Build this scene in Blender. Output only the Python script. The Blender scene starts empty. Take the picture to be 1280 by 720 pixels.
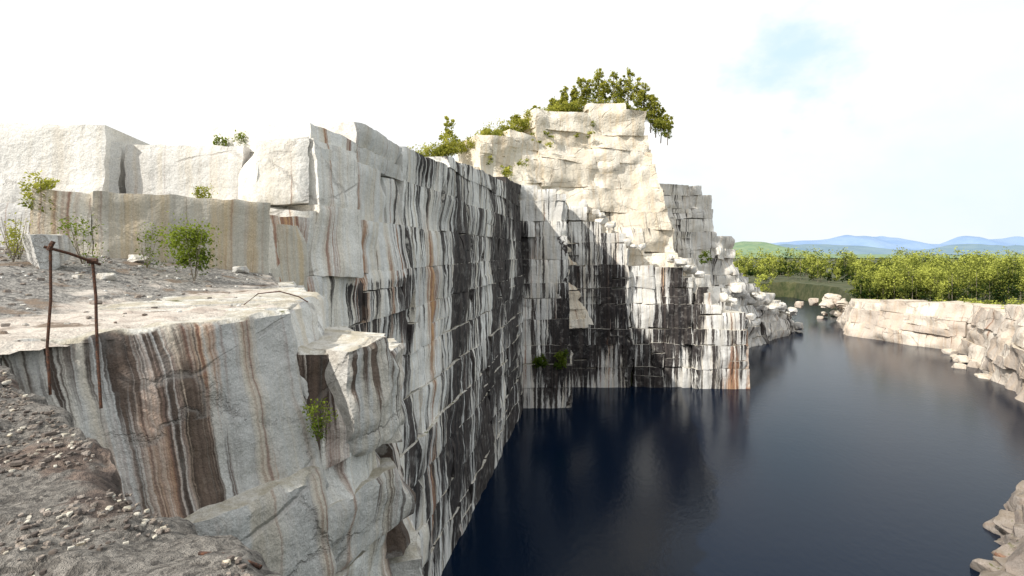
import bpy, math, random
import numpy as np
from mathutils import Vector, noise
R = random.Random(7)
sc = bpy.context.scene
def fn(x,y,z): return noise.noise(Vector((x,y,z)))
def ff(x,y,z,o=4): return noise.fractal(Vector((x,y,z)),1.0,2.0,o)

# ------------------------------------------------------------------ materials
class NT:
    def __init__(s,nt): s.nt=nt
    def n(s,t,**k):
        nd=s.nt.nodes.new(t)
        for a,b in k.items(): setattr(nd,a,b)
        return nd
    def put(s,inp,v):
        if isinstance(v,bpy.types.NodeSocket): s.nt.links.new(v,inp)
        else: inp.default_value=v
    def math(s,op,a,b=0.0,c=0.0,clamp=False):
        nd=s.n('ShaderNodeMath',operation=op); nd.use_clamp=clamp
        s.put(nd.inputs[0],a); s.put(nd.inputs[1],b); s.put(nd.inputs[2],c); return nd.outputs[0]
    def mix(s,f,a,b,bt='MIX'):
        nd=s.n('ShaderNodeMix',data_type='RGBA',blend_type=bt); nd.clamp_factor=True
        s.put(nd.inputs[0],f); s.put(nd.inputs[6],a); s.put(nd.inputs[7],b); return nd.outputs[2]
    def rng(s,v,a,b,c=0.0,d=1.0,sm=True):
        nd=s.n('ShaderNodeMapRange'); nd.interpolation_type='SMOOTHSTEP' if sm else 'LINEAR'
        s.put(nd.inputs[0],v); s.put(nd.inputs[1],a); s.put(nd.inputs[2],b); s.put(nd.inputs[3],c); s.put(nd.inputs[4],d); return nd.outputs[0]
    def noise(s,vec,scale,det=4,rough=.6,dist=0):
        nd=s.n('ShaderNodeTexNoise')
        if vec is not None: s.put(nd.inputs['Vector'],vec)
        nd.inputs['Scale'].default_value=scale; nd.inputs['Detail'].default_value=det
        nd.inputs['Roughness'].default_value=rough; nd.inputs['Distortion'].default_value=dist
        return nd.outputs[0]
    def comb(s,x,y,z):
        nd=s.n('ShaderNodeCombineXYZ'); s.put(nd.inputs[0],x); s.put(nd.inputs[1],y); s.put(nd.inputs[2],z); return nd.outputs[0]
    def sep(s,v):
        nd=s.n('ShaderNodeSeparateXYZ'); s.put(nd.inputs[0],v); return nd.outputs
def newmat(name):
    m=bpy.data.materials.new(name); m.use_nodes=True
    t=NT(m.node_tree); p=m.node_tree.nodes['Principled BSDF']
    return m,t,p
def c(r,g,b): return (r,g,b,1)

def granite(name,base,alt,tan,tanamt=.5,ledge=c(.42,.38,.30),bump=.5,stainy=True,speck=14,dark=(c(.012,.010,.012),c(.055,.045,.042)),rustc=(c(.50,.25,.08),c(.22,.075,.03)),soft=1.0,cracks=0,wash=.5,ckc=.5):
    m,t,p=newmat(name)
    w=t.n('ShaderNodeAttribute',attribute_name='wuv'); s,z,cr=t.sep(w.outputs['Vector'])
    ca=t.n('ShaderNodeAttribute',attribute_name='col')
    dk,ru,br=t.sep(ca.outputs['Vector']); td=ca.outputs['Alpha']
    geo=t.n('ShaderNodeNewGeometry'); pos=geo.outputs['Position']
    nz=t.sep(geo.outputs['Normal'])[2]
    mid=t.noise(pos,1.1,6,.65)
    warp=t.math('MULTIPLY',t.math('SUBTRACT',mid,.5),.45)
    s2=t.math('ADD',s,warp)
    def streak(fs,fz,off,det=4):
        return t.noise(t.comb(t.math('MULTIPLY_ADD',s2,fs,off),t.math('ADD',t.math('MULTIPLY',z,fz),t.math('MULTIPLY',cr,.45)),off),1.0,det,.65)
    a=streak(.40,.03,0.0,3); b=streak(1.7,.05,7.3,4); d=streak(6.0,.11,3.1,2)
    st=t.math('ADD',t.math('ADD',t.math('MULTIPLY',a,.36),t.math('MULTIPLY',b,.42)),t.math('MULTIPLY',d,.22))
    big=t.noise(pos,.16,3,.6)
    col=t.mix(t.rng(t.math('ADD',t.math('MULTIPLY',big,.6),t.math('MULTIPLY',br,.45)),.38,.78),base,alt)
    col=t.mix(t.math('MULTIPLY',t.rng(mid,.48,.74),.40),col,alt)
    tn=streak(.9,.05,21.0,3)
    col=t.mix(t.math('MULTIPLY',t.rng(tn,.44,.66),tanamt),col,tan)
    if stainy:
        col=t.mix(t.math('MULTIPLY',t.rng(streak(1.8,.10,33.0),.44,.68),t.math('MULTIPLY_ADD',dk,wash,.05,clamp=True)),col,c(.20,.185,.17))
        r=streak(.7,.02,51.0,3); r2=streak(3.4,.06,57.0,3)
        rr=t.math('ADD',t.math('MULTIPLY',r,.6),t.math('MULTIPLY',r2,.4))
        th=t.math('MULTIPLY_ADD',ru,-.28,.69)
        mr=t.rng(rr,t.math('SUBTRACT',th,.03*soft),t.math('ADD',th,.07*soft))
        rc=t.mix(t.rng(r2,.4,.62),rustc[0],rustc[1])
        col=t.mix(t.math('MULTIPLY',mr,.85),col,rc)
        th=t.math('ADD',t.math('MULTIPLY_ADD',dk,-.26,.655),t.math('MULTIPLY',td,.03))
        md=t.rng(st,t.math('SUBTRACT',th,.012*soft),t.math('ADD',th,.028*soft))
        dc=t.mix(t.rng(b,.4,.65),dark[0],dark[1])
        brk=t.rng(mid,.30,.50,.80,.98)
        col=t.mix(t.math('MULTIPLY',md,brk),col,dc)
    lg=t.rng(nz,.55,.85)
    lcol=t.mix(t.rng(mid,.4,.6),ledge,t.mix(.6,ledge,base))
    lcol=t.mix(t.rng(mid,.60,.68),lcol,c(.14,.14,.06))
    col=t.mix(lg,col,lcol)
    sp=t.noise(pos,speck,2,.8)
    col=t.mix(1.0,col,t.mix(t.rng(sp,.3,.7,sm=False),c(.78,.78,.78),c(1.14,1.14,1.14)),'MULTIPLY')
    h=t.noise(pos,1.6,7,.64)
    if cracks:
        vx,vy,vz=t.sep(pos)
        vo=t.n('ShaderNodeTexVoronoi',feature='DISTANCE_TO_EDGE'); vo.inputs['Scale'].default_value=cracks
        t.put(vo.inputs['Vector'],t.comb(t.math('MULTIPLY_ADD',mid,1.6,vx),t.math('MULTIPLY_ADD',mid,1.6,vy),t.math('MULTIPLY',t.math('MULTIPLY_ADD',mid,1.2,vz),1.9)))
        gate=t.rng(t.noise(pos,.35,2),.45,.58)
        ck=t.math('MAXIMUM',t.rng(vo.outputs['Distance'],0,.028),t.math('SUBTRACT',1.0,gate))
        h=t.math('ADD',h,t.math('MULTIPLY',ck,.35))
        col=t.mix(t.math('MULTIPLY',t.math('SUBTRACT',1.0,ck),ckc),col,t.mix(.5,alt,c(.16,.12,.09)))
    t.put(p.inputs['Base Color'],col); p.inputs['Roughness'].default_value=.82
    p.inputs['Specular IOR Level'].default_value=.25
    bp=t.n('ShaderNodeBump'); bp.inputs['Strength'].default_value=bump; bp.inputs['Distance'].default_value=.35
    t.put(bp.inputs['Height'],h); t.put(p.inputs['Normal'],bp.outputs[0])
    return m
GW=granite('granite_stained',c(.82,.81,.78),c(.60,.595,.58),c(.67,.57,.42),.5)
GN=granite('granite_near',c(.76,.75,.72),c(.52,.515,.50),c(.62,.52,.38),.5,bump=.7,speck=30,dark=(c(.030,.020,.016),c(.14,.10,.078)),rustc=(c(.46,.22,.08),c(.17,.06,.028)),soft=1.7,cracks=.24,ckc=.4)
GTN=granite('granite_tan',c(.66,.63,.56),c(.50,.47,.41),c(.56,.45,.30),.9,bump=.5,speck=20,dark=(c(.10,.07,.05),c(.22,.17,.12)),soft=2.2)
GU=granite('granite_pale',c(.80,.78,.74),c(.60,.59,.57),c(.64,.55,.42),.45,cracks=.16)
GT=granite('granite_warm',c(.83,.77,.67),c(.70,.63,.52),c(.72,.58,.41),.65,ledge=c(.64,.57,.45),bump=1.0,soft=2,cracks=.14,ckc=.35)
GR=granite('granite_bank',c(.78,.71,.62),c(.52,.45,.39),c(.58,.45,.33),.55,ledge=c(.52,.45,.35),bump=1.0,cracks=.10)
GD=granite('granite_dark_bank',c(.34,.30,.27),c(.18,.155,.14),c(.28,.20,.15),.5,ledge=c(.24,.20,.16),bump=.9)

def leafmat(name,a,b,tr_=.45):
    m,t,p=newmat(name)
    ca=t.n('ShaderNodeAttribute',attribute_name='col'); r=t.sep(ca.outputs['Vector'])[0]
    col=t.mix(r,a,b)
    nt=m.node_tree; nt.nodes.remove(p)
    d=t.n('ShaderNodeBsdfDiffuse'); tr=t.n('ShaderNodeBsdfTranslucent'); mx=t.n('ShaderNodeMixShader')
    t.put(d.inputs[0],col); t.put(tr.inputs[0],t.mix(.4,col,c(.30,.34,.04))); mx.inputs[0].default_value=tr_
    nt.links.new(d.outputs[0],mx.inputs[1]); nt.links.new(tr.outputs[0],mx.inputs[2])
    nt.links.new(mx.outputs[0],nt.nodes['Material Output'].inputs[0]); return m
LEAF=leafmat('leaves',c(.05,.09,.015),c(.26,.32,.05))
LEAFY=leafmat('leaves_yellow',c(.05,.09,.02),c(.52,.50,.10))
LEAFW=leafmat('leaves_woodland',c(.012,.030,.010),c(.44,.47,.10),.25)
def simple(name,a,b,scale,rough=.9,bump=.3,metal=0):
    m,t,p=newmat(name); geo=t.n('ShaderNodeNewGeometry'); pos=geo.outputs['Position']
    n=t.noise(pos,scale,6,.7); t.put(p.inputs['Base Color'],t.mix(t.rng(n,.35,.65),a,b))
    p.inputs['Roughness'].default_value=rough; p.inputs['Metallic'].default_value=metal
    if bump:
        bp=t.n('ShaderNodeBump'); bp.inputs['Strength'].default_value=bump; bp.inputs['Distance'].default_value=.1
        t.put(bp.inputs['Height'],n); t.put(p.inputs['Normal'],bp.outputs[0])
    return m
BARK=simple('bark',c(.12,.09,.06),c(.28,.25,.2),6)
RUST=simple('rusty_iron',c(.03,.015,.010),c(.12,.045,.02),30,.8,.3)

# ------------------------------------------------------------------ mesh buffer
class Buf:
    def __init__(s): s.v=[];s.f=[];s.w=[];s.c=[];s.m=[]
    def vert(s,p,w=(0,0,0),col=(0,0,.5,.5)):
        s.v.append(p);s.w.append(w);s.c.append(col);return len(s.v)-1
    def face(s,f,m=0): s.f.append(f);s.m.append(m)
    def obj(s,name,mats,smooth=True,angle=38):
        me=bpy.data.meshes.new(name); me.from_pydata(s.v,[],s.f)
        for m in mats: me.materials.append(m)
        me.polygons.foreach_set('material_index',s.m)
        a=me.attributes.new('wuv','FLOAT_VECTOR','POINT'); a.data.foreach_set('vector',np.array(s.w,dtype=np.float32).ravel())
        a=me.attributes.new('col','FLOAT_COLOR','POINT'); a.data.foreach_set('color',np.array(s.c,dtype=np.float32).ravel())
        if smooth:
            me.polygons.foreach_set('use_smooth',[True]*len(me.polygons))
            me.set_sharp_from_angle(angle=math.radians(angle))
        me.update(); o=bpy.data.objects.new(name,me); sc.collection.objects.link(o); return o

def offset_path(P,d):
    n=len(P); seg=[]
    for i in range(n-1):
        dx=P[i+1][0]-P[i][0]; dy=P[i+1][1]-P[i][1]; L=math.hypot(dx,dy); seg.append((dy/L,-dx/L))
    out=[]
    for i in range(n):
        if i==0: nx,ny=seg[0]; k=1
        elif i==n-1: nx,ny=seg[-1]; k=1
        else:
            nx=seg[i-1][0]+seg[i][0]; ny=seg[i-1][1]+seg[i][1]; L=math.hypot(nx,ny) or 1; nx/=L; ny/=L
            k=1/max(.5,nx*seg[i][0]+ny*seg[i][1])
        out.append((P[i][0]-nx*d*k,P[i][1]-ny*d*k))
    return out
def interp(tab,x):
    if x<=tab[0][0]: return tab[0][1]
    for (a,b),(c2,d) in zip(tab,tab[1:]):
        if x<=c2: return b+(d-b)*(x-a)/(c2-a)
    return tab[-1][1]

def block(B,o,t,n,s0,s1,z0,z1,out,depth,cell,sbase,cr,stain,rough=.12,batter=0,zref=0,gap=.03,jit=.12,rng=R,edge=1.0,relief=0,us=1.0,tilt=1.0,chip=1.0):
    nx=max(2,int(math.ceil((s1-s0)/cell))); nz=max(2,int(math.ceil((z1-z0)/cell)))
    cj=[[(rng.uniform(-jit,jit)*.5,rng.uniform(-jit,jit)) for _ in range(2)] for _ in range(2)]
    tx=rng.uniform(-.14,.14)*tilt; tz=rng.uniform(-.10,.14)*tilt; brand=rng.random(); sd=rng.random()*50
    chips=[]
    for _ in range(rng.choice([0,1,1,2,3])):
        chips.append((rng.choice([0,1])*(s1-s0)+s0,rng.choice([z0,z1,z1]),rng.uniform(.4,1.3),rng.uniform(.3,.8)*chip))
    idx=[]
    for j in range(nz+1):
        row=[]
        for i in range(nx+1):
            a=i/nx; b=j/nz
            js=(cj[0][0][0]*(1-a)+cj[1][0][0]*a)*(1-b)+(cj[0][1][0]*(1-a)+cj[1][1][0]*a)*b
            jz=(cj[0][0][1]*(1-a)+cj[1][0][1]*a)*(1-b)+(cj[0][1][1]*(1-a)+cj[1][1][1]*a)*b
            s=s0+gap+(s1-s0-2*gap)*a+js; z=z0+gap+(z1-z0-2*gap)*b+jz
            d=out+tx*(a-.5)*2+tz*(b-.5)*2+batter*(zref-z)
            X=o[0]+t[0]*s; Y=o[1]+t[1]*s
            if relief: d+=relief*(fn(X*.11,Y*.11,z*.13)+.45*fn(X*.3,Y*.3,z*.35))
            d+=rough*1.6*fn(X*.35+sd,Y*.35,z*.35)+rough*.8*fn(X*1.1+sd,Y*1.1,z*1.1)
            if cell<.3: d+=rough*.35*fn(X*3.2,Y*3.2,z*3.2)
            bord=(i==0 or j==0 or i==nx or j==nz)
            if bord:
                d-=edge*(.05+.16*abs(fn(X*.9,Y*.9+9,z*.9))); e=.10*fn(X*1.7,Y*1.7,z*1.7+4)
                if i in(0,nx): s+=e
                if j in(0,nz): z+=e
            for (cs,cz,cr_,cd) in chips:
                q=cr_-math.hypot(s-cs,(z-cz)*.8)
                if q>0: d-=q*cd
            x=o[0]+t[0]*s+n[0]*d; y=o[1]+t[1]*s+n[1]*d
            dk,ru=stain(x,y,z)
            row.append(B.vert((x,y,z),((sbase+s)*us,z,cr),(dk,ru,brand,1-b)))
        idx.append(row)
    for j in range(nz):
        for i in range(nx): B.face((idx[j][i],idx[j][i+1],idx[j+1][i+1],idx[j+1][i]))
    loop=[idx[0][i] for i in range(nx+1)]+[idx[j][nx] for j in range(1,nz+1)]+[idx[nz][i] for i in range(nx-1,-1,-1)]+[idx[j][0] for j in range(nz-1,0,-1)]
    back=[]
    for k in loop:
        x,y,z=B.v[k]; w=B.w[k]
        back.append(B.vert((x-n[0]*depth,y-n[1]*depth,z),(w[0]+.7,w[1],w[2]),(B.c[k][0]*.6,B.c[k][1],brand,.5)))
    L=len(loop)
    for k in range(L):
        k2=(k+1)%L; B.face((loop[k2],loop[k],back[k],back[k2]))

def wall(name,mat,path,courses,top,stain,wr=(2.,4.5),setback=0,depth=6,cell=.5,rough=.12,outr=(-.2,.25),batter=0,seed=1,skip=.02,B=None,split=.15,jit=.12,gap=.03,edge=1.0,relief=0,us=1.0,tilt=1.0,crr=.6,chip=1.0):
    rg=random.Random(seed); own=B is None
    if own: B=Buf()
    for k in range(len(courses)-1):
        z0,z1=courses[k],courses[k+1]
        P=offset_path(path,setback*k+rg.uniform(-.15,.15)); sb=0; cr=rg.random()*crr
        for i in range(len(P)-1):
            o=P[i]; dx=P[i+1][0]-o[0]; dy=P[i+1][1]-o[1]; L=math.hypot(dx,dy); t=(dx/L,dy/L); n=(t[1],-t[0])
            s=0; base_o=rg.uniform(*outr)
            while s<L-.05:
                w=wr[0]+(wr[1]-wr[0])*rg.random()**1.5
                if L-(s+w)<wr[0]*.6: w=L-s
                e=min(L,s+w); mid=(s+e)/2; tp=top(o[0]+t[0]*mid,o[1]+t[1]*mid,sb+mid)
                zz0,zz1=z0,z1
                if tp>z0+.35*(z1-z0):
                    if tp<z1+.6*(z1-z0): zz1=max(z0+.5*(z1-z0),min(z1,tp))+rg.uniform(-.25,.1)*(0 if tp>z1+.01 else 1)
                    if rg.random()<.3: base_o=rg.uniform(*outr)
                    ot=base_o+rg.uniform(-.06,.06)
                    if rg.random()<skip: ot-=rg.uniform(.5,.9)
                    kw=dict(rough=rough,batter=batter,zref=z1,jit=jit,rng=rg,gap=gap,edge=edge,relief=relief,us=us,tilt=tilt,chip=chip)
                    if rg.random()<split:
                        zm=zz0+(zz1-zz0)*rg.uniform(.35,.65)
                        block(B,o,t,n,s,e,zz0,zm,ot+rg.uniform(0,.2),depth,cell,sb,cr,stain,**kw)
                        block(B,o,t,n,s,e,zm,zz1,ot,depth,cell,sb,cr,stain,**kw)
                    else: block(B,o,t,n,s,e,zz0,zz1,ot,depth,cell,sb,cr,stain,**kw)
                s=e
            sb+=L
    if own: return B.obj(name,[mat])
    return B
def battered(name,mat,path,cs,top,stain,bat,**kw):
    B=Buf(); z0=cs[0]
    for k in range(len(cs)-1):
        P=offset_path(path,bat*(cs[k+1]-z0))
        wall('x',mat,P,[cs[k],cs[k+1]],top,stain,B=B,batter=bat,seed=kw.get('seed',1)+k*7,**{a:b for a,b in kw.items() if a!='seed'})
    return B.obj(name,[mat])

def chunk(B,p,size,rot,seed,dk=.2,ru=.2,n=6,cuts=7,rough=.06,m=0,pw=5,cmin=.62):
    rg=random.Random(seed); pl=[]
    for _ in range(cuts):
        v=Vector((rg.gauss(0,1),rg.gauss(0,1),rg.gauss(0,1))).normalized(); pl.append((v,rg.uniform(cmin,cmin+.33)))
    ids={}; br=rg.random(); ca,sa=math.cos(rot),math.sin(rot)
    def V(x,y,z):
        k=(round(x*n),round(y*n),round(z*n))
        if k in ids: return ids[k]
        v=Vector((x,y,z)); l=(abs(x)**pw+abs(y)**pw+abs(z)**pw)**(1/pw); v=v/l
        for (q,d) in pl:
            e=v.dot(q)-d
            if e>0: v=v-q*e
        nn=v.normalized(); v=v+nn*rough*(fn(v.x*2+seed,v.y*2,v.z*2)*2+.6*fn(v.x*6+seed,v.y*6,v.z*6)*(n>7))
        X=v.x*size[0]/2; Y=v.y*size[1]/2; Z=v.z*size[2]/2
        w=(p[0]+X*ca-Y*sa,p[1]+X*sa+Y*ca,p[2]+Z)
        ids[k]=B.vert(w,((w[0]+w[1]*.6)*1.5,w[2],seed%5*.7),(dk,ru,br,.5-Z/size[2])); return ids[k]
    r=[(2*i/n-1) for i in range(n+1)]
    for ax in range(3):
        for sg in(-1,1):
            for i in range(n):
                for j in range(n):
                    q=[]
                    for (a,b) in((r[i],r[j]),(r[i+1],r[j]),(r[i+1],r[j+1]),(r[i],r[j+1])):
                        pt=[0,0,0]; pt[ax]=sg; pt[(ax+1)%3]=a; pt[(ax+2)%3]=b; q.append(V(*pt))
                    if sg<0: q.reverse()
                    B.face(tuple(q),m)

# ------------------------------------------------------------------ quarry cliffs
def z_(v): return lambda x,y,s: v
def st_main(x,y,z):
    dk=interp([(24,.15),(38,.28),(44,.68),(60,.78),(75,.86),(98,.98)],y)
    if z<28 and y>30: dk=max(dk,.60)
    dk+=.6*fn(x*.1,y*.12,z*.07)
    ru=interp([(24,.50),(44,.50),(50,.32),(98,.18)],y)+.5*fn(y*.3,z*.1,3)
    return dk,ru
wall('quarry_main_cliff',GW,[(-10.9,23.5),(-10.1,27.5),(2.3,98)],[-1,3.6,7,11.4,14.8,18.6,22.0,25.6,28.7,32.0,35.6,38.5,41,43.5],
     lambda x,y,s: interp([(23,31.8),(26.3,31.8),(26.5,35.8),(30,37),(33,38.3),(42,38.6),(60,40.2),(80,41.5),(98,43.2)],y),
     st_main,wr=(2.4,10),setback=.05,cell=.42,seed=11,skip=0,outr=(-.14,.14),edge=.6,tilt=.4,relief=.5,gap=.0,split=.1)
def st_face(x,y,z):
    dk=.76+.6*fn(x*.12,z*.05,2)-max(0,(x-36)*.018)-max(0,(z-33)*.05)
    return dk,.32+max(0,(x-42)*.05)+.45*fn(x*.2,5,z*.05)
wall('quarry_corner_cliff',GW,[(1.0,98),(11.5,98.5),(13,113)],[-1,4,8.4,12,17,21,24,28.5,33,36,40,43],
     lambda x,y,s: interp([(0,43),(4,43),(8,41.5),(11,40),(26,42)],s),st_face,wr=(2.6,8),setback=.12,cell=.5,seed=12,skip=.03,outr=(-.2,.2),relief=.5,tilt=.5,gap=0,edge=.7)
wall('quarry_back_cliff',GW,[(12,113),(26,112.6),(27,113.8),(40,113.4),(40.6,112.2),(52,112),(56,150)],[-1,4.4,9.5,13,18.4,22,27,32,37,42],
     lambda x,y,s: interp([(0,42),(6,38),(12,33),(17,28.5),(24,27),(28,24.5),(33,20),(38,16.5),(44,15),(78,15)],s)+1.2*fn(s*.4,1,1),
     st_face,wr=(2.4,8),setback=.2,cell=.45,seed=13,skip=.04,outr=(-.25,.25),relief=.9,jit=.3,tilt=.5,split=.2,gap=0,edge=.7)
def st_up(x,y,z): return (.10+.35*fn(x*.12,z*.15,4)-(.12 if z>40 else -.25),.25+.3*fn(x*.2,1,z*.1))
cs=[14]
rr=random.Random(3)
while cs[-1]<69: cs.append(cs[-1]+rr.choice([2.4,3.6,5.0,6.0])+rr.uniform(-.2,.3))
battered('upper_sunlit_cliff',GT,[(-30,90),(-3,102),(10,110),(22,115.5),(42.5,119),(47,155)],cs,
     lambda x,y,s: interp([(0,44),(28,50.5),(38,55.5),(46,60.5),(53,64.5),(60,67),(66,66.5),(71,64.5),(75.5,61),(80,58),(108,48)],s)+.8*fn(s*.25,2,2),
     st_up,.21,wr=(6.,20),depth=12,cell=.6,rough=.24,outr=(-.22,.22),seed=21,skip=.0,jit=.5,split=.2,gap=-.15,edge=.35,relief=2.2,tilt=.7,chip=.9)
def st_t(x,y,z): return (.50+.35*fn(x*.1,z*.1,6),.3)
wall('lower_step_cliff',GU,[(40,121),(56,126),(63,150)],[-1,4,8,11.5,15,18,21,24,27,30],
     lambda x,y,s: interp([(0,29),(5,28),(9,24),(14,21),(17,18),(40,18)],s)+1.2*fn(s*.5,3,1),st_t,wr=(2.0,7),setback=.35,cell=.5,rough=.25,outr=(-.4,.4),seed=22,skip=.06,jit=.4,split=.2,gap=-.05,edge=.6,relief=1.0)
wall('tower_cliff',GU,[(44,148),(62,150),(70,155),(93,178),(108,196),(103,212),(125,240),(143,274)],[-1,2.5,6.5,9,13,16,20,23,28,31,36,40,43,47,51],
     lambda x,y,s: interp([(0,51.5),(10,51),(14,49.5),(17,43),(19,40),(23,33),(27,26),(35,21),(48,17),(60,14),(70,9),(82,4),(90,3),(170,2)],s)+1.6*fn(s*.3,3,5),
     st_t,wr=(3.,10),setback=.35,cell=.65,rough=.35,outr=(-.4,.4),seed=23,skip=.05,jit=.4,split=.2,gap=-.08,edge=.5,relief=2.0)
def st_ul(x,y,z): return (.22+.35*fn(x*.2,z*.1,8),.30+.35*fn(x*.25,2,z*.1))
wall('upper_left_cliff',GU,[(-46,20),(-20.5,25.8),(-20.3,26.6),(-14.5,27.0),(-13.2,26.2),(-10.7,27.3),(-9.6,31)],[28.5,32.4,36.4],
     lambda x,y,s: interp([(0,35),(15,36.9),(20,36.6),(26,35.6),(27,35.9),(33,35.7),(40,36.2)],s),st_ul,wr=(6,13),cell=.3,seed=31,skip=0,outr=(-.1,.3),jit=.3,split=0,depth=5,relief=.6,us=1.5,edge=.7,gap=-.03)
def st_tan(x,y,z): return (.30+.3*fn(x*.4,z*.1,8),.45+.4*fn(x*.4,2,z*.1))
wall('ledge_backing_cliff',GTN,[(-17.2,18.2),(-15.6,19),(-11.1,23.4),(-10.2,25.6)],[28.0,32.3],
     lambda x,y,s: interp([(0,31.2),(1.0,32.7),(4,32.6),(7,32.0),(9,31.6)],s),st_tan,wr=(2.6,5),cell=.22,seed=33,skip=0,outr=(-.06,.08),split=0,depth=5,jit=.15,us=1.8,edge=.7)
def st_near(x,y,z):
    u=y
    dk=interp([(4,.3),(7.2,.45),(7.8,.60),(8.6,.72),(9.5,.68),(10.1,.42),(11,.22),(12,-.05),(14,.12)],u)+.35*fn(x*.9,y*.9,z*.25)
    ru=interp([(4,.5),(6.9,.95),(7.5,1.15),(8.0,.6),(9.3,.8),(10.3,.55),(12,.22)],u)+.3*fn(x,y,9+z*.3)
    return dk,ru
Bn=wall('n',GN,[(-8.3,4.8),(-7.1,7.2),(-4.7,12),(-4.9,14),(-8,20),(-10.9,25)],[24.6,28.72],z_(28.72),st_near,wr=(4.4,5.6),cell=.12,seed=46,batter=.30,depth=5,rough=.14,outr=(-.05,.05),split=0,jit=.15,skip=0,B=Buf(),relief=.8,us=2.0)
def st_n2(x,y,z): return (.42+.8*fn(x*.5,y*.5,z*.2),.45+.5*fn(x,y*.7,9))
wall('n',GN,[(-6.3,4.0),(-4.7,8.2),(-3.3,11.0),(-2.7,14.6),(-4.6,21),(-9.2,29)],[-1,5,9.5,13.5,16.6,19.6,22.5,25.2],z_(25.2),st_n2,wr=(1.8,4.2),cell=.15,seed=48,setback=.12,batter=.14,depth=5,rough=.20,outr=(-.22,.22),split=.15,jit=.35,B=Bn,relief=.8,gap=-.04,us=1.8,tilt=1.6,chip=1.2)
wall('n',GN,[(-5.4,11.2),(-3.75,12.0),(-2.85,14.0),(-4.2,18),(-7,22)],[25.0,27.75],lambda x,y,s: interp([(0,27.5),(4,27.7),(6,27.0),(14,26.5)],s),st_n2,wr=(2.2,4),cell=.13,seed=53,batter=.12,depth=4,rough=.22,outr=(-.1,.1),split=0,jit=.3,B=Bn,relief=.8,gap=-.04,us=1.8,tilt=1.2,chip=1.1)
Bn.obj('foreground_cliff_block',[GN])

def st_r(x,y,z): return (.14+.4*fn(x*.1,y*.1,z*.2),.3+.3*fn(x*.1,y*.1,3))
battered('right_bank_cliff',GR,[(150,235),(121,186),(127,168),(133,153),(113,120),(97,95),(74,66)],[-1,4.5,9.5,14.5,19],
     lambda x,y,s: interp([(0,5),(40,9),(56,12.5),(72,13.5),(95,15),(130,17),(190,17)],s)+1.2*fn(s*.08,3,1),st_r,.22,wr=(5,18),depth=10,cell=.7,rough=.28,outr=(-.5,.5),seed=61,skip=.0,jit=.5,split=.15,gap=-.10,edge=.6,relief=2.0)
Bt=Buf(); rg=random.Random(5)
for i in range(40):
    if i<26: x,y,z,s=146+rg.gauss(0,6),232+rg.gauss(0,6),rg.uniform(0,9),rg.uniform(2,5)
    else:
        k=rg.random(); x,y,z,s=113+20*k+rg.gauss(-1,1.0),120+33*k+rg.gauss(0,2),rg.uniform(-.5,1),rg.uniform(2,3.4)
    chunk(Bt,(x,y,z),(s*rg.uniform(.8,1.5),s,s*rg.uniform(.5,.9)),rg.random()*3,i,.2,.2,n=6,cuts=10)
Bt.obj('shore_boulders',[GR])
Bt=Buf()
for i in range(34):
    y=45+12*rg.random(); e=rg.uniform(.6,6); x=y*.955+e; s=rg.uniform(2.4,5.0)
    chunk(Bt,(x,y,-.9+e*.75),(s*rg.uniform(.9,1.4),s,s*rg.uniform(.6,.9)),rg.random()*3,i+70,.3,.3,n=12,cuts=12)
Bt.obj('shore_rock_outcrop',[GD])
Bt=Buf()
for i in range(90):
    if i<60:
        k=rg.random(); x,y=62+46*k,150+46*k; z=interp([(0,20),(.3,15),(.7,9),(1,1)],k)+rg.uniform(-2,2); s=rg.uniform(1.5,4)
        x+=rg.gauss(0,2)
    else:
        k=rg.random(); x,y=16+38*k,rg.uniform(113.5,118); z=interp([(0,41),(.3,31),(.6,27),(.8,21),(1,15)],k)+rg.uniform(0,1); s=rg.uniform(1,2.5)
    chunk(Bt,(x,y,z),(s*rg.uniform(.8,1.5),s,s*rg.uniform(.6,1)),rg.random()*3,i+200,.3,.2,n=5,cuts=8)
Bt.obj('cliff_rubble',[GU])

# ------------------------------------------------------------------ ledge & foreground
def ledge_z(x,y):
    r=max(0,min(1,(-x-8.5)/9)); z=28.66+1.25*r*r*(3-2*r)+.25*max(0,min(1,(y-16)/6))*r
    return z+.07*ff(x*.9,y*.9,1)+.03*ff(x*4,y*4,2)
def inpoly(x,y,P):
    c_=False; j=len(P)-1
    for i in range(len(P)):
        if (P[i][1]>y)!=(P[j][1]>y) and x<(P[j][0]-P[i][0])*(y-P[i][1])/(P[j][1]-P[i][1])+P[i][0]: c_=not c_
        j=i
    return c_
def sdist(x,y,P,closed=True):
    best=1e9; n=len(P)
    for i in range(n if closed else n-1):
        ax,ay=P[i]; bx,by=P[(i+1)%n]; dx,dy=bx-ax,by-ay
        t=max(0,min(1,((x-ax)*dx+(y-ay)*dy)/(dx*dx+dy*dy))); best=min(best,math.hypot(x-ax-dx*t,y-ay-dy*t))
    return best
LP=[(-34,2),(-8.9,4.5),(-7.75,7.45),(-5.45,12.1),(-5.6,14),(-8.6,20),(-11,25),(-16,26),(-34,27)]
EP=LP[1:7]
m,t,p=newmat('ledge_rock_gravel'); geo=t.n('ShaderNodeNewGeometry'); pos=geo.outputs['Position']
X,Y,Z=t.sep(pos)
n1=t.noise(pos,.6,5,.6); n2=t.noise(pos,7,5,.8); n3=t.noise(pos,1.4,6,.6,1.0)
slab=t.mix(t.rng(n3,.4,.7),c(.64,.58,.51),c(.42,.35,.30))
grav=t.mix(t.rng(n2,.38,.62),c(.09,.085,.08),c(.36,.34,.31))
k=t.rng(t.math('ADD',t.math('MULTIPLY',t.math('ADD',X,8.6),-.10),n1),.53,.70)
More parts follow.
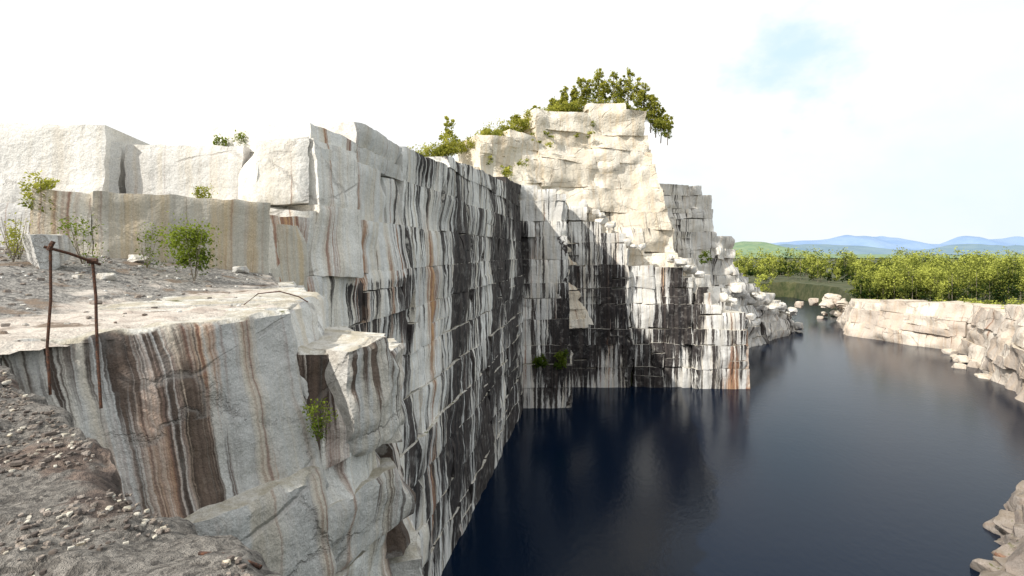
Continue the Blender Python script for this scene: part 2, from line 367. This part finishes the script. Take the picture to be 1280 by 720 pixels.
col=t.mix(k,slab,grav); col=t.mix(t.rng(t.noise(pos,.9,4),.56,.66),col,c(.20,.15,.11))
col=t.mix(1.0,col,t.mix(t.rng(t.noise(pos,28,3,.8),.3,.7),c(.72,.72,.72),c(1.15,1.15,1.15)),'MULTIPLY')
t.put(p.inputs['Base Color'],col); p.inputs['Roughness'].default_value=.9
bp=t.n('ShaderNodeBump'); bp.inputs['Strength'].default_value=.9; bp.inputs['Distance'].default_value=.16
t.put(bp.inputs['Height'],t.math('ADD',n3,t.math('MULTIPLY',n2,.4))); t.put(p.inputs['Normal'],bp.outputs[0])
LEDGE=m
B=Buf(); ids={}; cs_=.16
nxs=int(30/cs_); nys=int(26/cs_)
def gv(i,j):
    if (i,j) in ids: return ids[(i,j)]
    x=-34+i*cs_; y=1.5+j*cs_; z=ledge_z(x,y); d=sdist(x,y,EP,False)
    if d<.6: z=min(z,28.45+.4*d)
    ids[(i,j)]=B.vert((x,y,z)); return ids[(i,j)]
for i in range(nxs+1):
    for j in range(nys+1):
        x=-34+i*cs_; y=1.5+j*cs_
        if inpoly(x+cs_/2,y+cs_/2,LP): B.face((gv(i,j),gv(i+1,j),gv(i+1,j+1),gv(i,j+1)))
B.obj('granite_ledge_ground',[LEDGE])
B=Buf(); rg=random.Random(9)
for i in range(1700):
    x=rg.uniform(-24,-6); y=rg.uniform(7,23)
    if not inpoly(x,y,LP) or sdist(x,y,EP,False)<.4: continue
    if rg.random()>min(1,(-x-6)/9): continue
    s=rg.uniform(.03,.11)*(2.0 if rg.random()<.06 else 1)
    chunk(B,(x,y,ledge_z(x,y)+s*.2),(s*1.3,s,s*.7),rg.random()*3,i,.1,.1,n=2,cuts=3,m=rg.choice([0,1,1]))
chunk(B,(-14.3,15.8,ledge_z(-14.3,15.8)+.35),(1.5,1.2,1.25),.9,43,.3,.15,n=14,cuts=8,pw=14,cmin=.5,rough=.03)
for (x,y,s) in [(-12.3,15.6,.4),(-11.5,21.8,.5),(-14.2,19.5,.5)]:
    chunk(B,(x,y,ledge_z(x,y)+s*.2),(s*1.2,s,s*.7),x,int(-x*10),.1,.15,n=8,cuts=8,pw=9,cmin=.6)
B.obj('loose_rocks',[GN,GD])

m,t,p=newmat('foreground_gravel_rock'); geo=t.n('ShaderNodeNewGeometry'); pos=geo.outputs['Position']
n1=t.noise(pos,.9,5,.6); n2=t.noise(pos,16,5,.8)
vo=t.n('ShaderNodeTexVoronoi'); vo.inputs['Scale'].default_value=26; t.put(vo.inputs['Vector'],pos)
grav=t.mix(t.rng(n2,.36,.64),c(.05,.044,.038),c(.32,.29,.255))
grav=t.mix(.5,grav,t.mix(t.sep(vo.outputs['Color'])[0],c(.045,.04,.036),c(.44,.41,.37)))
rock=t.mix(t.rng(t.noise(pos,2.5,6,.7),.4,.62),c(.07,.05,.042),c(.28,.21,.17))
col=t.mix(t.rng(n1,.53,.60),grav,rock)
t.put(p.inputs['Base Color'],col); p.inputs['Roughness'].default_value=.9
bp=t.n('ShaderNodeBump'); bp.inputs['Strength'].default_value=1.0; bp.inputs['Distance'].default_value=.07
t.put(bp.inputs['Height'],t.math('ADD',n2,t.math('MULTIPLY',t.noise(pos,4,6,.7),1.5))); t.put(p.inputs['Normal'],bp.outputs[0])
FG=m
E0=(3.5,-1.2); ed=(-.784,.621); en=(-.621,-.784)
def fgz(x,y):
    q=fn(x*1.3+y*.4,y*1.1,3)
    return 28.40+.12*ff(x*.7,y*.7,5)+.06*ff(x*2.2,y*2.2,8)+.02*ff(x*9,y*9,2)+.10*round(q*3)/3
B=Buf(); S=260; Wn=100; g=[]
for i in range(S+1):
    s=i*17/S; row=[]
    jit=.28*fn(s*.7,0,3)+.14*fn(s*3,1,1)
    for j in range(-8,Wn+1):
        if j<0:
            k=-j/8; w=jit-.25*k*(1+.5*fn(s*2,k*3,0)); x=E0[0]+ed[0]*s+en[0]*w; y=E0[1]+ed[1]*s+en[1]*w
            z=fgz(x,y)-.08-6*k*k-.1*k+.1*fn(s*2,k*9,2)
        else:
            w=jit+9*(j/Wn)**1.5; x=E0[0]+ed[0]*s+en[0]*w; y=E0[1]+ed[1]*s+en[1]*w; z=fgz(x,y)
            e=w-jit; z-= .07*max(0,1-e/.15)
        row.append(B.vert((x,y,z)))
    g.append(row)
for i in range(S):
    for j in range(len(g[0])-1): B.face((g[i][j],g[i][j+1],g[i+1][j+1],g[i+1][j]))
B.obj('foreground_gravel_ground',[FG],angle=60)
B=Buf(); rg=random.Random(19)
cnt=0
while cnt<10000:
    s=rg.uniform(3.5,16.5); w=.1+3.6*rg.random()**1.2; x=E0[0]+ed[0]*s+en[0]*w; y=E0[1]+ed[1]*s+en[1]*w
    if y<1.2: continue
    cnt+=1
    if fn(x*.8,y*.8,7)>.16: continue
    r=rg.uniform(.010,.032)*(2.2 if rg.random()<.05 else 1)
    chunk(B,(x,y,fgz(x,y)+r*.2),(r*1.4,r,r*.8),rg.random()*3,cnt,.0,.1+.3*rg.random(),n=2,cuts=3,m=rg.choice([0,1,1,1,2,2]))
B.obj('gravel',[GTN,GD,simple('dark_stone',c(.05,.04,.035),c(.16,.13,.11),20,bump=0)])

# ------------------------------------------------------------------ rods
def tube(B,pts,r,k=8,m=0,taper=None):
    rings=[]
    for i,pq in enumerate(pts):
        a=Vector(pts[max(0,i-1)]); b=Vector(pts[min(len(pts)-1,i+1)]); d=(b-a).normalized()
        u=d.orthogonal().normalized(); v=d.cross(u); rad=r if taper is None else r+(taper-r)*i/(len(pts)-1)
        rings.append([B.vert(tuple(Vector(pq)+u*rad*math.cos(2*math.pi*q/k)+v*rad*math.sin(2*math.pi*q/k)),(0,0,0),(.5,0,0,0)) for q in range(k)])
    for a,b in zip(rings,rings[1:]):
        for q in range(k): B.face((a[q],a[(q+1)%k],b[(q+1)%k],b[q]),m)
    B.face(tuple(reversed(rings[0])),m); B.face(tuple(rings[-1]),m)
B=Buf()
tube(B,[(-6.78,7.52,27.9),(-6.90,7.6,28.6),(-6.90,7.66,29.3),(-6.88,7.63,30.13)],.019)
tube(B,[(-6.30,7.85,27.6),(-6.46,7.98,28.4),(-6.56,8.08,28.9),(-6.60,8.12,29.3),(-6.62,8.08,29.85)],.021)
tube(B,[(-6.95,7.6,30.08),(-6.75,7.8,29.98),(-6.55,8.15,29.80)],.021)
tube(B,[(-6.68,8.06,29.86),(-6.56,8.1,29.86)],.045)
tube(B,[(-6.9,7.62,30.02),(-6.86,7.66,30.16)],.03)
B.obj('rusty_railing',[RUST])
B=Buf()
tube(B,[(-6.6,12.6,28.7),(-6.4,12.9,28.95),(-5.9,13.0,29.0),(-5.5,13.2,28.85),(-5.3,13.3,28.7)],.015)
B.obj('bent_iron_rod',[RUST])
B=Buf()
tube(B,[(-1.66,2.72,28.40),(-1.45,2.62,28.45),(-1.25,2.55,28.43)],.010)
B.obj('bent_iron_rod.001',[RUST])

# ------------------------------------------------------------------ ground sheet
QP=[(3,-30),(3,-1),(-1,3),(-5.2,7.8),(-2.8,13.5),(-3.3,16),(-9.6,29),(-6.5,48),(2.3,98),(11.5,98.5),(13,113),(52,112),(56,150),(70,155),(93,178),(108,196),(112,215),(125,240),(143,274),(168,337),(182,337),(169,274),(150,235),(121,186),(127,168),(133,153),(113,120),(97,95),(60,57),(46,46),(40,20),(30,-30)]
CP=np.array([(-30,40,33),(-15,36,33),(-12,50,35),(-8,70,37),(-20,95,46),(-8,108,44),(5,125,46),(15,135,54),(30,140,54),(0,150,52),(-40,150,50),(28,121,18),(48,125,6),(46,117,5),(52,140,6),(60,165,8),(75,180,4),(92,190,1),(100,215,1),(115,250,4),(95,280,9),(45,165,34),(30,190,42),(0,220,40),(150,350,9),(200,337,10),(190,270,11),(170,220,10),(140,190,9),(148,150,12),(130,110,13),(115,85,12),(85,60,9),(62,30,3),(60,-20,6),(10,-20,22),(0,-10,22),(-20,0,25),(-15,15,25),(-10,22,25),(-30,15,25),(-60,0,28),(-60,60,36),(300,300,9),(300,100,12),(200,500,6),(350,450,6),(0,500,30)],float)
def axis(a,b,st,far):
    m_=list(np.arange(a,b,st)); lo=[];hi=[]
    d=st
    x=a
    while x>-far: d*=1.35; x-=d; lo.append(x)
    d=st; x=m_[-1]
    while x<far: d*=1.35; x+=d; hi.append(x)
    return np.array(lo[::-1]+m_+hi)
xs=axis(-70,230,2.5,12000); ys=axis(-40,380,2.5,12000)
GX,GY=np.meshgrid(xs,ys,indexing='ij')
def poly_sd(X,Y,P):
    best=np.full(X.shape,1e9); ins=np.zeros(X.shape,bool); n=len(P)
    for i in range(n):
        ax,ay=P[i]; bx,by=P[(i+1)%n]; dx,dy=bx-ax,by-ay
        t_=np.clip(((X-ax)*dx+(Y-ay)*dy)/(dx*dx+dy*dy),0,1)
        best=np.minimum(best,np.hypot(X-ax-dx*t_,Y-ay-dy*t_))
        if ay!=by:
            cnd=((ay>Y)!=(by>Y))&(X<(bx-ax)*(Y-ay)/(by-ay)+ax); ins^=cnd
    return np.where(ins,-best,best)
def land(X,Y):
    sd=poly_sd(X,Y,QP); num=0;den=0
    for a,b,h in CP:
        w=1/((X-a)**2+(Y-b)**2+4)**1.6; num=num+w*h; den=den+w
    H=num/den; far=np.clip((np.hypot(X-60,Y-120)-450)/400,0,1); H=H*(1-far)+2*far
    k_=np.clip((sd-2.2)/2.2,0,1); return -9+(H+9)*k_,sd
GZ,SD=land(GX,GY)
B=Buf(); nx_,ny_=GX.shape
nz_=np.array([[.5*fn(GX[i,j]*.13,GY[i,j]*.13,0) for j in range(ny_)] for i in range(nx_)])
GZ=GZ+nz_
B.v=[tuple(q) for q in np.stack([GX,GY,GZ],-1).reshape(-1,3).tolist()]; B.w=[(0,0,0)]*len(B.v); B.c=[(0,0,0,0)]*len(B.v)
for i in range(nx_-1):
    for j in range(ny_-1):
        a=i*ny_+j; B.face((a,a+ny_,a+ny_+1,a+1))
GRD=simple('ground_soil_grass',c(.03,.045,.012),c(.09,.09,.04),.25,.95,.4)
B.obj('ground',[GRD])

m,t,p=newmat('quarry_water'); geo=t.n('ShaderNodeNewGeometry'); pos=geo.outputs['Position']
X,Y,Z=t.sep(pos)
p.inputs['Base Color'].default_value=c(.0015,.007,.020); p.inputs['Roughness'].default_value=.17; p.inputs['IOR'].default_value=1.33
p.inputs['Specular IOR Level'].default_value=.27; p.inputs['Specular Tint'].default_value=c(.55,.80,1.0)
wv=t.math('ADD',t.noise(t.comb(X,t.math('MULTIPLY',Y,.6),0.0),1.4,3,.6),t.math('MULTIPLY',t.noise(pos,.12,3),1.0))
bp=t.n('ShaderNodeBump'); bp.inputs['Strength'].default_value=.25; bp.inputs['Distance'].default_value=.10
t.put(bp.inputs['Height'],wv); t.put(p.inputs['Normal'],bp.outputs[0])
B=Buf()
for q in [(-40,-60,0),(420,-60,0),(420,420,0),(-40,420,0)]: B.vert(q)
B.face((0,1,2,3)); B.obj('quarry_water',[m],smooth=False)

def hills(name,y0,x0,x1,prof,mat,seed,base=5,dep=1200):
    B=Buf(); n=240; rows=[]
    for i in range(n+1):
        x=x0+(x1-x0)*i/n; h=prof(x); row=[]
        for k,(dy,f) in enumerate([(-dep,0),(-dep*.6,.35),(-dep*.3,.7),(0,1),(dep*.5,.3)]):
            row.append(B.vert((x,y0+dy+dep*.15*fn(i*.1,k,seed),base+max(0,h)*f*(1+.12*fn(i*.25,k*1.3,seed)*(k!=3)))))
        rows.append(row)
    for a,b in zip(rows,rows[1:]):
        for k in range(4): B.face((a[k],b[k],b[k+1],a[k+1]))
    return B.obj(name,[mat],angle=80)
MT=simple('mountain_haze_forest',c(.18,.28,.46),c(.23,.33,.49),.002,1,0)  # aerial haze is painted into this bluish base colour
MT2=simple('mountain_haze_near',c(.13,.21,.28),c(.17,.25,.30),.004,1,0)  # foothill haze is put into the base colour too
H2=simple('hill_forest',c(.12,.20,.12),c(.20,.27,.15),.02,1,0)
G=lambda x,a,b: math.exp(-((x-a)/b)**2)
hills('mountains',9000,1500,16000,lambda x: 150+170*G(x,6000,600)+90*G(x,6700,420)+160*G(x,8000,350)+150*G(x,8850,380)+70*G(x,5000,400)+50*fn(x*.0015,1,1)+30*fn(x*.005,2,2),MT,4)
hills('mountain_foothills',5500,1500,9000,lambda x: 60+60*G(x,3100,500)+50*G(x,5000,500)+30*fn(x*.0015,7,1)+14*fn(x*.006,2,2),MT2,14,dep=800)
hills('forested_hill',2600,700,3600,lambda x: 72*G(x,1200,240)+10+8*fn(x*.003,1,7)+5*fn(x*.012,2,7),H2,9,dep=500)

# ------------------------------------------------------------------ vegetation
def leaves(B,cen,rad,n,size,rg,tone,clumps=9,m=1,zt=.25):
    cl=[]
    for _ in range(clumps):
        v=Vector((rg.gauss(0,1),rg.gauss(0,1),rg.gauss(0,1))).normalized()*rg.uniform(.3,.95)
        cl.append((v,rg.uniform(.22,.45),rg.uniform(-.3,.3)))
    for _ in range(n):
        v,r,tt=rg.choice(cl); q=Vector((v.x+rg.gauss(0,r*.6),v.y+rg.gauss(0,r*.6),v.z+rg.gauss(0,r*.45)))
        pq=Vector((cen[0]+q.x*rad[0],cen[1]+q.y*rad[1],cen[2]+q.z*rad[2]))
        nn=Vector((rg.gauss(0,1),rg.gauss(0,1),rg.gauss(0,1)+.8)).normalized(); u=nn.orthogonal().normalized()
        an=rg.random()*6.28; w=nn.cross(u); u2=u*math.cos(an)+w*math.sin(an); w2=nn.cross(u2); s=size*rg.uniform(.6,1.3)
        tn=min(1,max(0,tone+tt+zt*q.z+rg.uniform(-.2,.2)))  # shade painted into leaf colour: lighter crown top, darker underside
        k=[B.vert(tuple(pq+a),(0,0,0),(tn,0,0,0)) for a in(-u2*s*.5,-w2*s*.32,u2*s*.6,w2*s*.32)]
        B.face(tuple(k),m)
def tree(B,base,h,cr,rg,nl=500,size=.35,tone=.5,trunkf=.35,limbs=6):
    x,y,z=base; top=(x+rg.uniform(-.05,.05)*h,y+rg.uniform(-.05,.05)*h,z+h*.9)
    pts=[(x+(top[0]-x)*f+.03*h*fn(f*3,x,y),y+(top[1]-y)*f,z-2.5+(top[2]-z+2.5)*f) for f in(0,.25,.5,.75,1)]
    tube(B,pts,.018*h+.02,6,0,.006*h)
    for i in range(limbs):
        f=.25+.65*(i+.5)/limbs; a=i*2.4+rg.random(); p0=(x+(top[0]-x)*f,y+(top[1]-y)*f,z+(top[2]-z)*f); L=cr*rg.uniform(.6,1.0)*(1.25-f)
        p1=(p0[0]+math.cos(a)*L,p0[1]+math.sin(a)*L,p0[2]+L*.7)
        tube(B,[p0,tuple((Vector(p0)+Vector(p1))/2+Vector((0,0,-.05*L))),p1],.008*h+.01,4,0,.004*h)
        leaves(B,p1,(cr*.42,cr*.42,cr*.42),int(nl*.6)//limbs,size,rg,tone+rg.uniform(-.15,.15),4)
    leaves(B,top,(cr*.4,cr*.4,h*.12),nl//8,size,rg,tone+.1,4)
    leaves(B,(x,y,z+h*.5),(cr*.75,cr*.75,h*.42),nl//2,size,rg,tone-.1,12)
rg=random.Random(77)
def ground_h(x,y):
    a,b=land(np.array([float(x)]),np.array([float(y)])); return float(a[0]),float(b[0])
def crest(x): return interp([(-30,45),(-18,50),(-8,53.5),(0,58),(8,63),(14,65.5),(20,67),(28,67),(34,65),(38,62.5),(42,59)],x)
def cresty(x): return interp([(-24,106),(-6,115),(6,124),(18,130),(32,131.5),(42,133)],x)
TR=[(10.5,5,1.8),(13,7,1.9),(15.5,6.5,1.9),(18,9,2.1),(20,8,2.1),(22,10.5,2.2),(24,8,2.1),(26,10,2.2),(28.3,9,2.2),(30.2,12.5,2.2),(32.3,9.5,2.2),(34.3,10,2.1),(36,8,2.0),(37.6,8,1.9),(39.2,7,1.8),(40.3,5.5,1.7),(-14,9,2.0),(5.5,5,1.7),(1,4.5,1.7),(-6,4,1.7)]
for i,(x,h,cr) in enumerate(TR):
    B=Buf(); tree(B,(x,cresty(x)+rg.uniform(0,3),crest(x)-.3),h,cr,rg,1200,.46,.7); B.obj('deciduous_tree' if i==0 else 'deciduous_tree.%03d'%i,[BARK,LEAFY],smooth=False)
B=Buf()
for i in range(130):
    x=-24+40*rg.random(); s=rg.uniform(.9,2.3)*(1 if x<6 else .8)
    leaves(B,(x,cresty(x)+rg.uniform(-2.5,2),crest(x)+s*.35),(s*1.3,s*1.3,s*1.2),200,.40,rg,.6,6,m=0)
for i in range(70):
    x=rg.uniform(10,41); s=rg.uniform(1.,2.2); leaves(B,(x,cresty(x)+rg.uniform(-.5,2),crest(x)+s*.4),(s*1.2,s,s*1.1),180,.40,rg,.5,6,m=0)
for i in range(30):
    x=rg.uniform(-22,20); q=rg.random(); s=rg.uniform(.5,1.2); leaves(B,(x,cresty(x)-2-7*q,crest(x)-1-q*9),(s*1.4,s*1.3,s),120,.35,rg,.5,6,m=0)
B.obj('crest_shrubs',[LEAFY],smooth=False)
def bush(name,p_,s,n,size,tone=.4,mat=LEAF,hh=1.0):
    B=Buf()
    for q in range(7):
        a=rg.random()*6.28; r=s*rg.uniform(.2,.6)
        tube(B,[p_,(p_[0]+math.cos(a)*r*.5,p_[1]+math.sin(a)*r*.5,p_[2]+s*hh*.5),(p_[0]+math.cos(a)*r,p_[1]+math.sin(a)*r,p_[2]+s*hh*rg.uniform(.9,1.5))],.012,4,0,.005)
    leaves(B,(p_[0],p_[1],p_[2]+s*hh*.8),(s*.6,s*.6,s*.8*hh),n,size,rg,tone,12); B.obj(name,[BARK,mat],smooth=False)
bush('green_shrub',(-11.3,18.2,28.9),1.45,2600,.10,.55)
bush('green_shrub.001',(-14.4,17.2,29.5),1.2,380,.09)
bush('green_shrub.002',(-13.4,18.8,29.4),1.1,320,.09)
bush('green_shrub.003',(-16.9,18.4,31.4),.9,600,.12,.6,LEAFY)
bush('green_shrub.004',(-15.6,25.6,32.3),.8,350,.12,.6,LEAFY)
bush('green_shrub.005',(-16.0,28.2,35.4),.9,400,.12,.5)
bush('green_shrub.006',(-14.9,28.4,35.5),.8,340,.12,.5)
bush('green_shrub.007',(-4.3,11.5,25.8),.6,600,.06,.35)
bush('green_shrub.008',(9.5,97.2,7.4),2.4,900,.4,.1)
bush('green_shrub.009',(5.5,97.2,7.4),2.2,900,.4,.1)
bush('green_shrub.010',(44.5,118.0,27),2.4,500,.4,.2)
bush('green_shrub.011',(-1.0,96,42.6),2.4,500,.4,.6,LEAFY)
bush('green_shrub.012',(-14.9,15.3,29.7),.6,300,.07,.7,LEAFY,1.6)
bush('green_shrub.013',(-15.6,16.2,29.7),.6,300,.07,.6,LEAFY,1.4)
# distant woodland
B=Buf(); rg=random.Random(101); pts_=[]
def crown(x,y,h0,h,w,nl,sz,tone):
    tube(B,[(x,y,h0-.5),(x,y,h0+h*.7)],.14,4,0,.05)
    leaves(B,(x,y,h0+h*.64),(w,w,h*.38),int(nl*.75),sz,rg,tone,8,zt=.45)
    leaves(B,(x,y,h0+h*.3),(w*1.05,w*1.05,h*.25),int(nl*.45),sz,rg,tone-.4,6,zt=.3)  # lower crown leaves coloured darker to stand for shade
while len(pts_)<560:
    y=165+400*rg.random()**1.05; u=rg.uniform(.40,1.12); pts_.append((u*y,y))
for k in range(70):
    f=rg.random(); pts_.append((131+f*60+rg.uniform(-3,3),232-f*66+rg.uniform(-6,10)))
pa=np.array(pts_); hz,sd=land(pa[:,0],pa[:,1])
for i,((x,y),h0,s_) in enumerate(zip(pts_,hz,sd)):
    if s_<6: continue
    if y<200 and x<143: continue
    if x/y<.52 and y<225: continue
    h=rg.uniform(8,15)
    if y<260 and x/y>.72: h=rg.uniform(10,16)+(6 if rg.random()<.35 else 0)
    elif y<250: h=rg.uniform(7,13)
    if y>320: h=rg.choice([9,12,15,19,24])+rg.uniform(-1,1)
    nl=int(max(190,480*200/y)); w=h*rg.uniform(.22,.32)
    crown(x,y,h0,h,w,nl,max(.6,y/310),rg.choice([.1,.3,.5,.7,.85])+rg.uniform(-.1,.1))
for i in range(360):
    k=rg.random(); P=[(150,240),(124,190),(132,170),(139,153),(120,118),(104,93)]
    q=k*5; a=int(q); f=q-a; x=P[a][0]*(1-f)+P[min(5,a+1)][0]*f+rg.uniform(4,26); y=P[a][1]*(1-f)+P[min(5,a+1)][1]*f+rg.uniform(-3,8)
    hh,_=ground_h(x,y); s=rg.uniform(.9,2.8)
    if _<7: continue
    leaves(B,(x,y,hh+s*.6),(s*1.2,s*1.2,s),90,.55,rg,rg.uniform(.2,.9),5,m=1,zt=.4)
B.obj('distant_woodland',[BARK,LEAFW],smooth=False)

# ------------------------------------------------------------------ sky, sun, camera
sh=Vector((-.74,-.67,0)).normalized(); el=math.radians(38)
sv=Vector((sh.x*math.cos(el),sh.y*math.cos(el),math.sin(el)))
w=bpy.data.worlds.new('World'); sc.world=w; w.use_nodes=True; t=NT(w.node_tree)
bg=w.node_tree.nodes['Background']
sky=t.n('ShaderNodeTexSky',sky_type='NISHITA'); sky.sun_disc=False; sky.sun_elevation=el; sky.sun_rotation=math.atan2(sh.x,sh.y)
tc=t.n('ShaderNodeTexCoord'); vec=tc.outputs['Generated']; X,Y,Z=t.sep(vec)
cn=t.noise(t.comb(X,Y,t.math('MULTIPLY',Z,1.6)),4.5,6,.55)
dt=t.n('ShaderNodeVectorMath',operation='DOT_PRODUCT'); t.put(dt.inputs[0],vec); dt.inputs[1].default_value=Vector((.545,1,.375)).normalized()
hole=t.rng(t.math('ADD',dt.outputs['Value'],t.math('MULTIPLY',t.math('SUBTRACT',cn,.5),.045)),.989,1.002)
side=t.rng(t.math('ADD',X,t.math('MULTIPLY',t.math('SUBTRACT',cn,.5),1.6)),.15,1.0,0,.42)
thin=t.math('MAXIMUM',t.math('MULTIPLY',hole,.85),side)
cl=t.mix(t.rng(Z,-.05,.3),c(9.8,10.3,10.5),c(11.6,11.6,11.6))
veil=t.mix(.05,c(6.9,9.3,10.4),sky.outputs[0])
col=t.mix(thin,cl,veil)
t.put(bg.inputs[0],col); bg.inputs[1].default_value=.098
sl=bpy.data.lights.new('sun','SUN'); sl.energy=5.0; sl.angle=math.radians(.6); sl.color=(1,.95,.86)
so=bpy.data.objects.new('sun',sl); so.rotation_euler=sv.to_track_quat('Z','Y').to_euler(); so.location=(-50,-50,100); sc.collection.objects.link(so)
cam=bpy.data.cameras.new('camera'); cam.lens=18; cam.sensor_width=36; cam.shift_y=-45/1280; cam.clip_end=40000; cam.clip_start=.05
co=bpy.data.objects.new('camera',cam); co.location=(0,0,30); co.rotation_euler=(math.radians(90),0,0); sc.collection.objects.link(co); sc.camera=co
sc.view_settings.view_transform='Standard'; sc.view_settings.look='None'; sc.view_settings.exposure=0
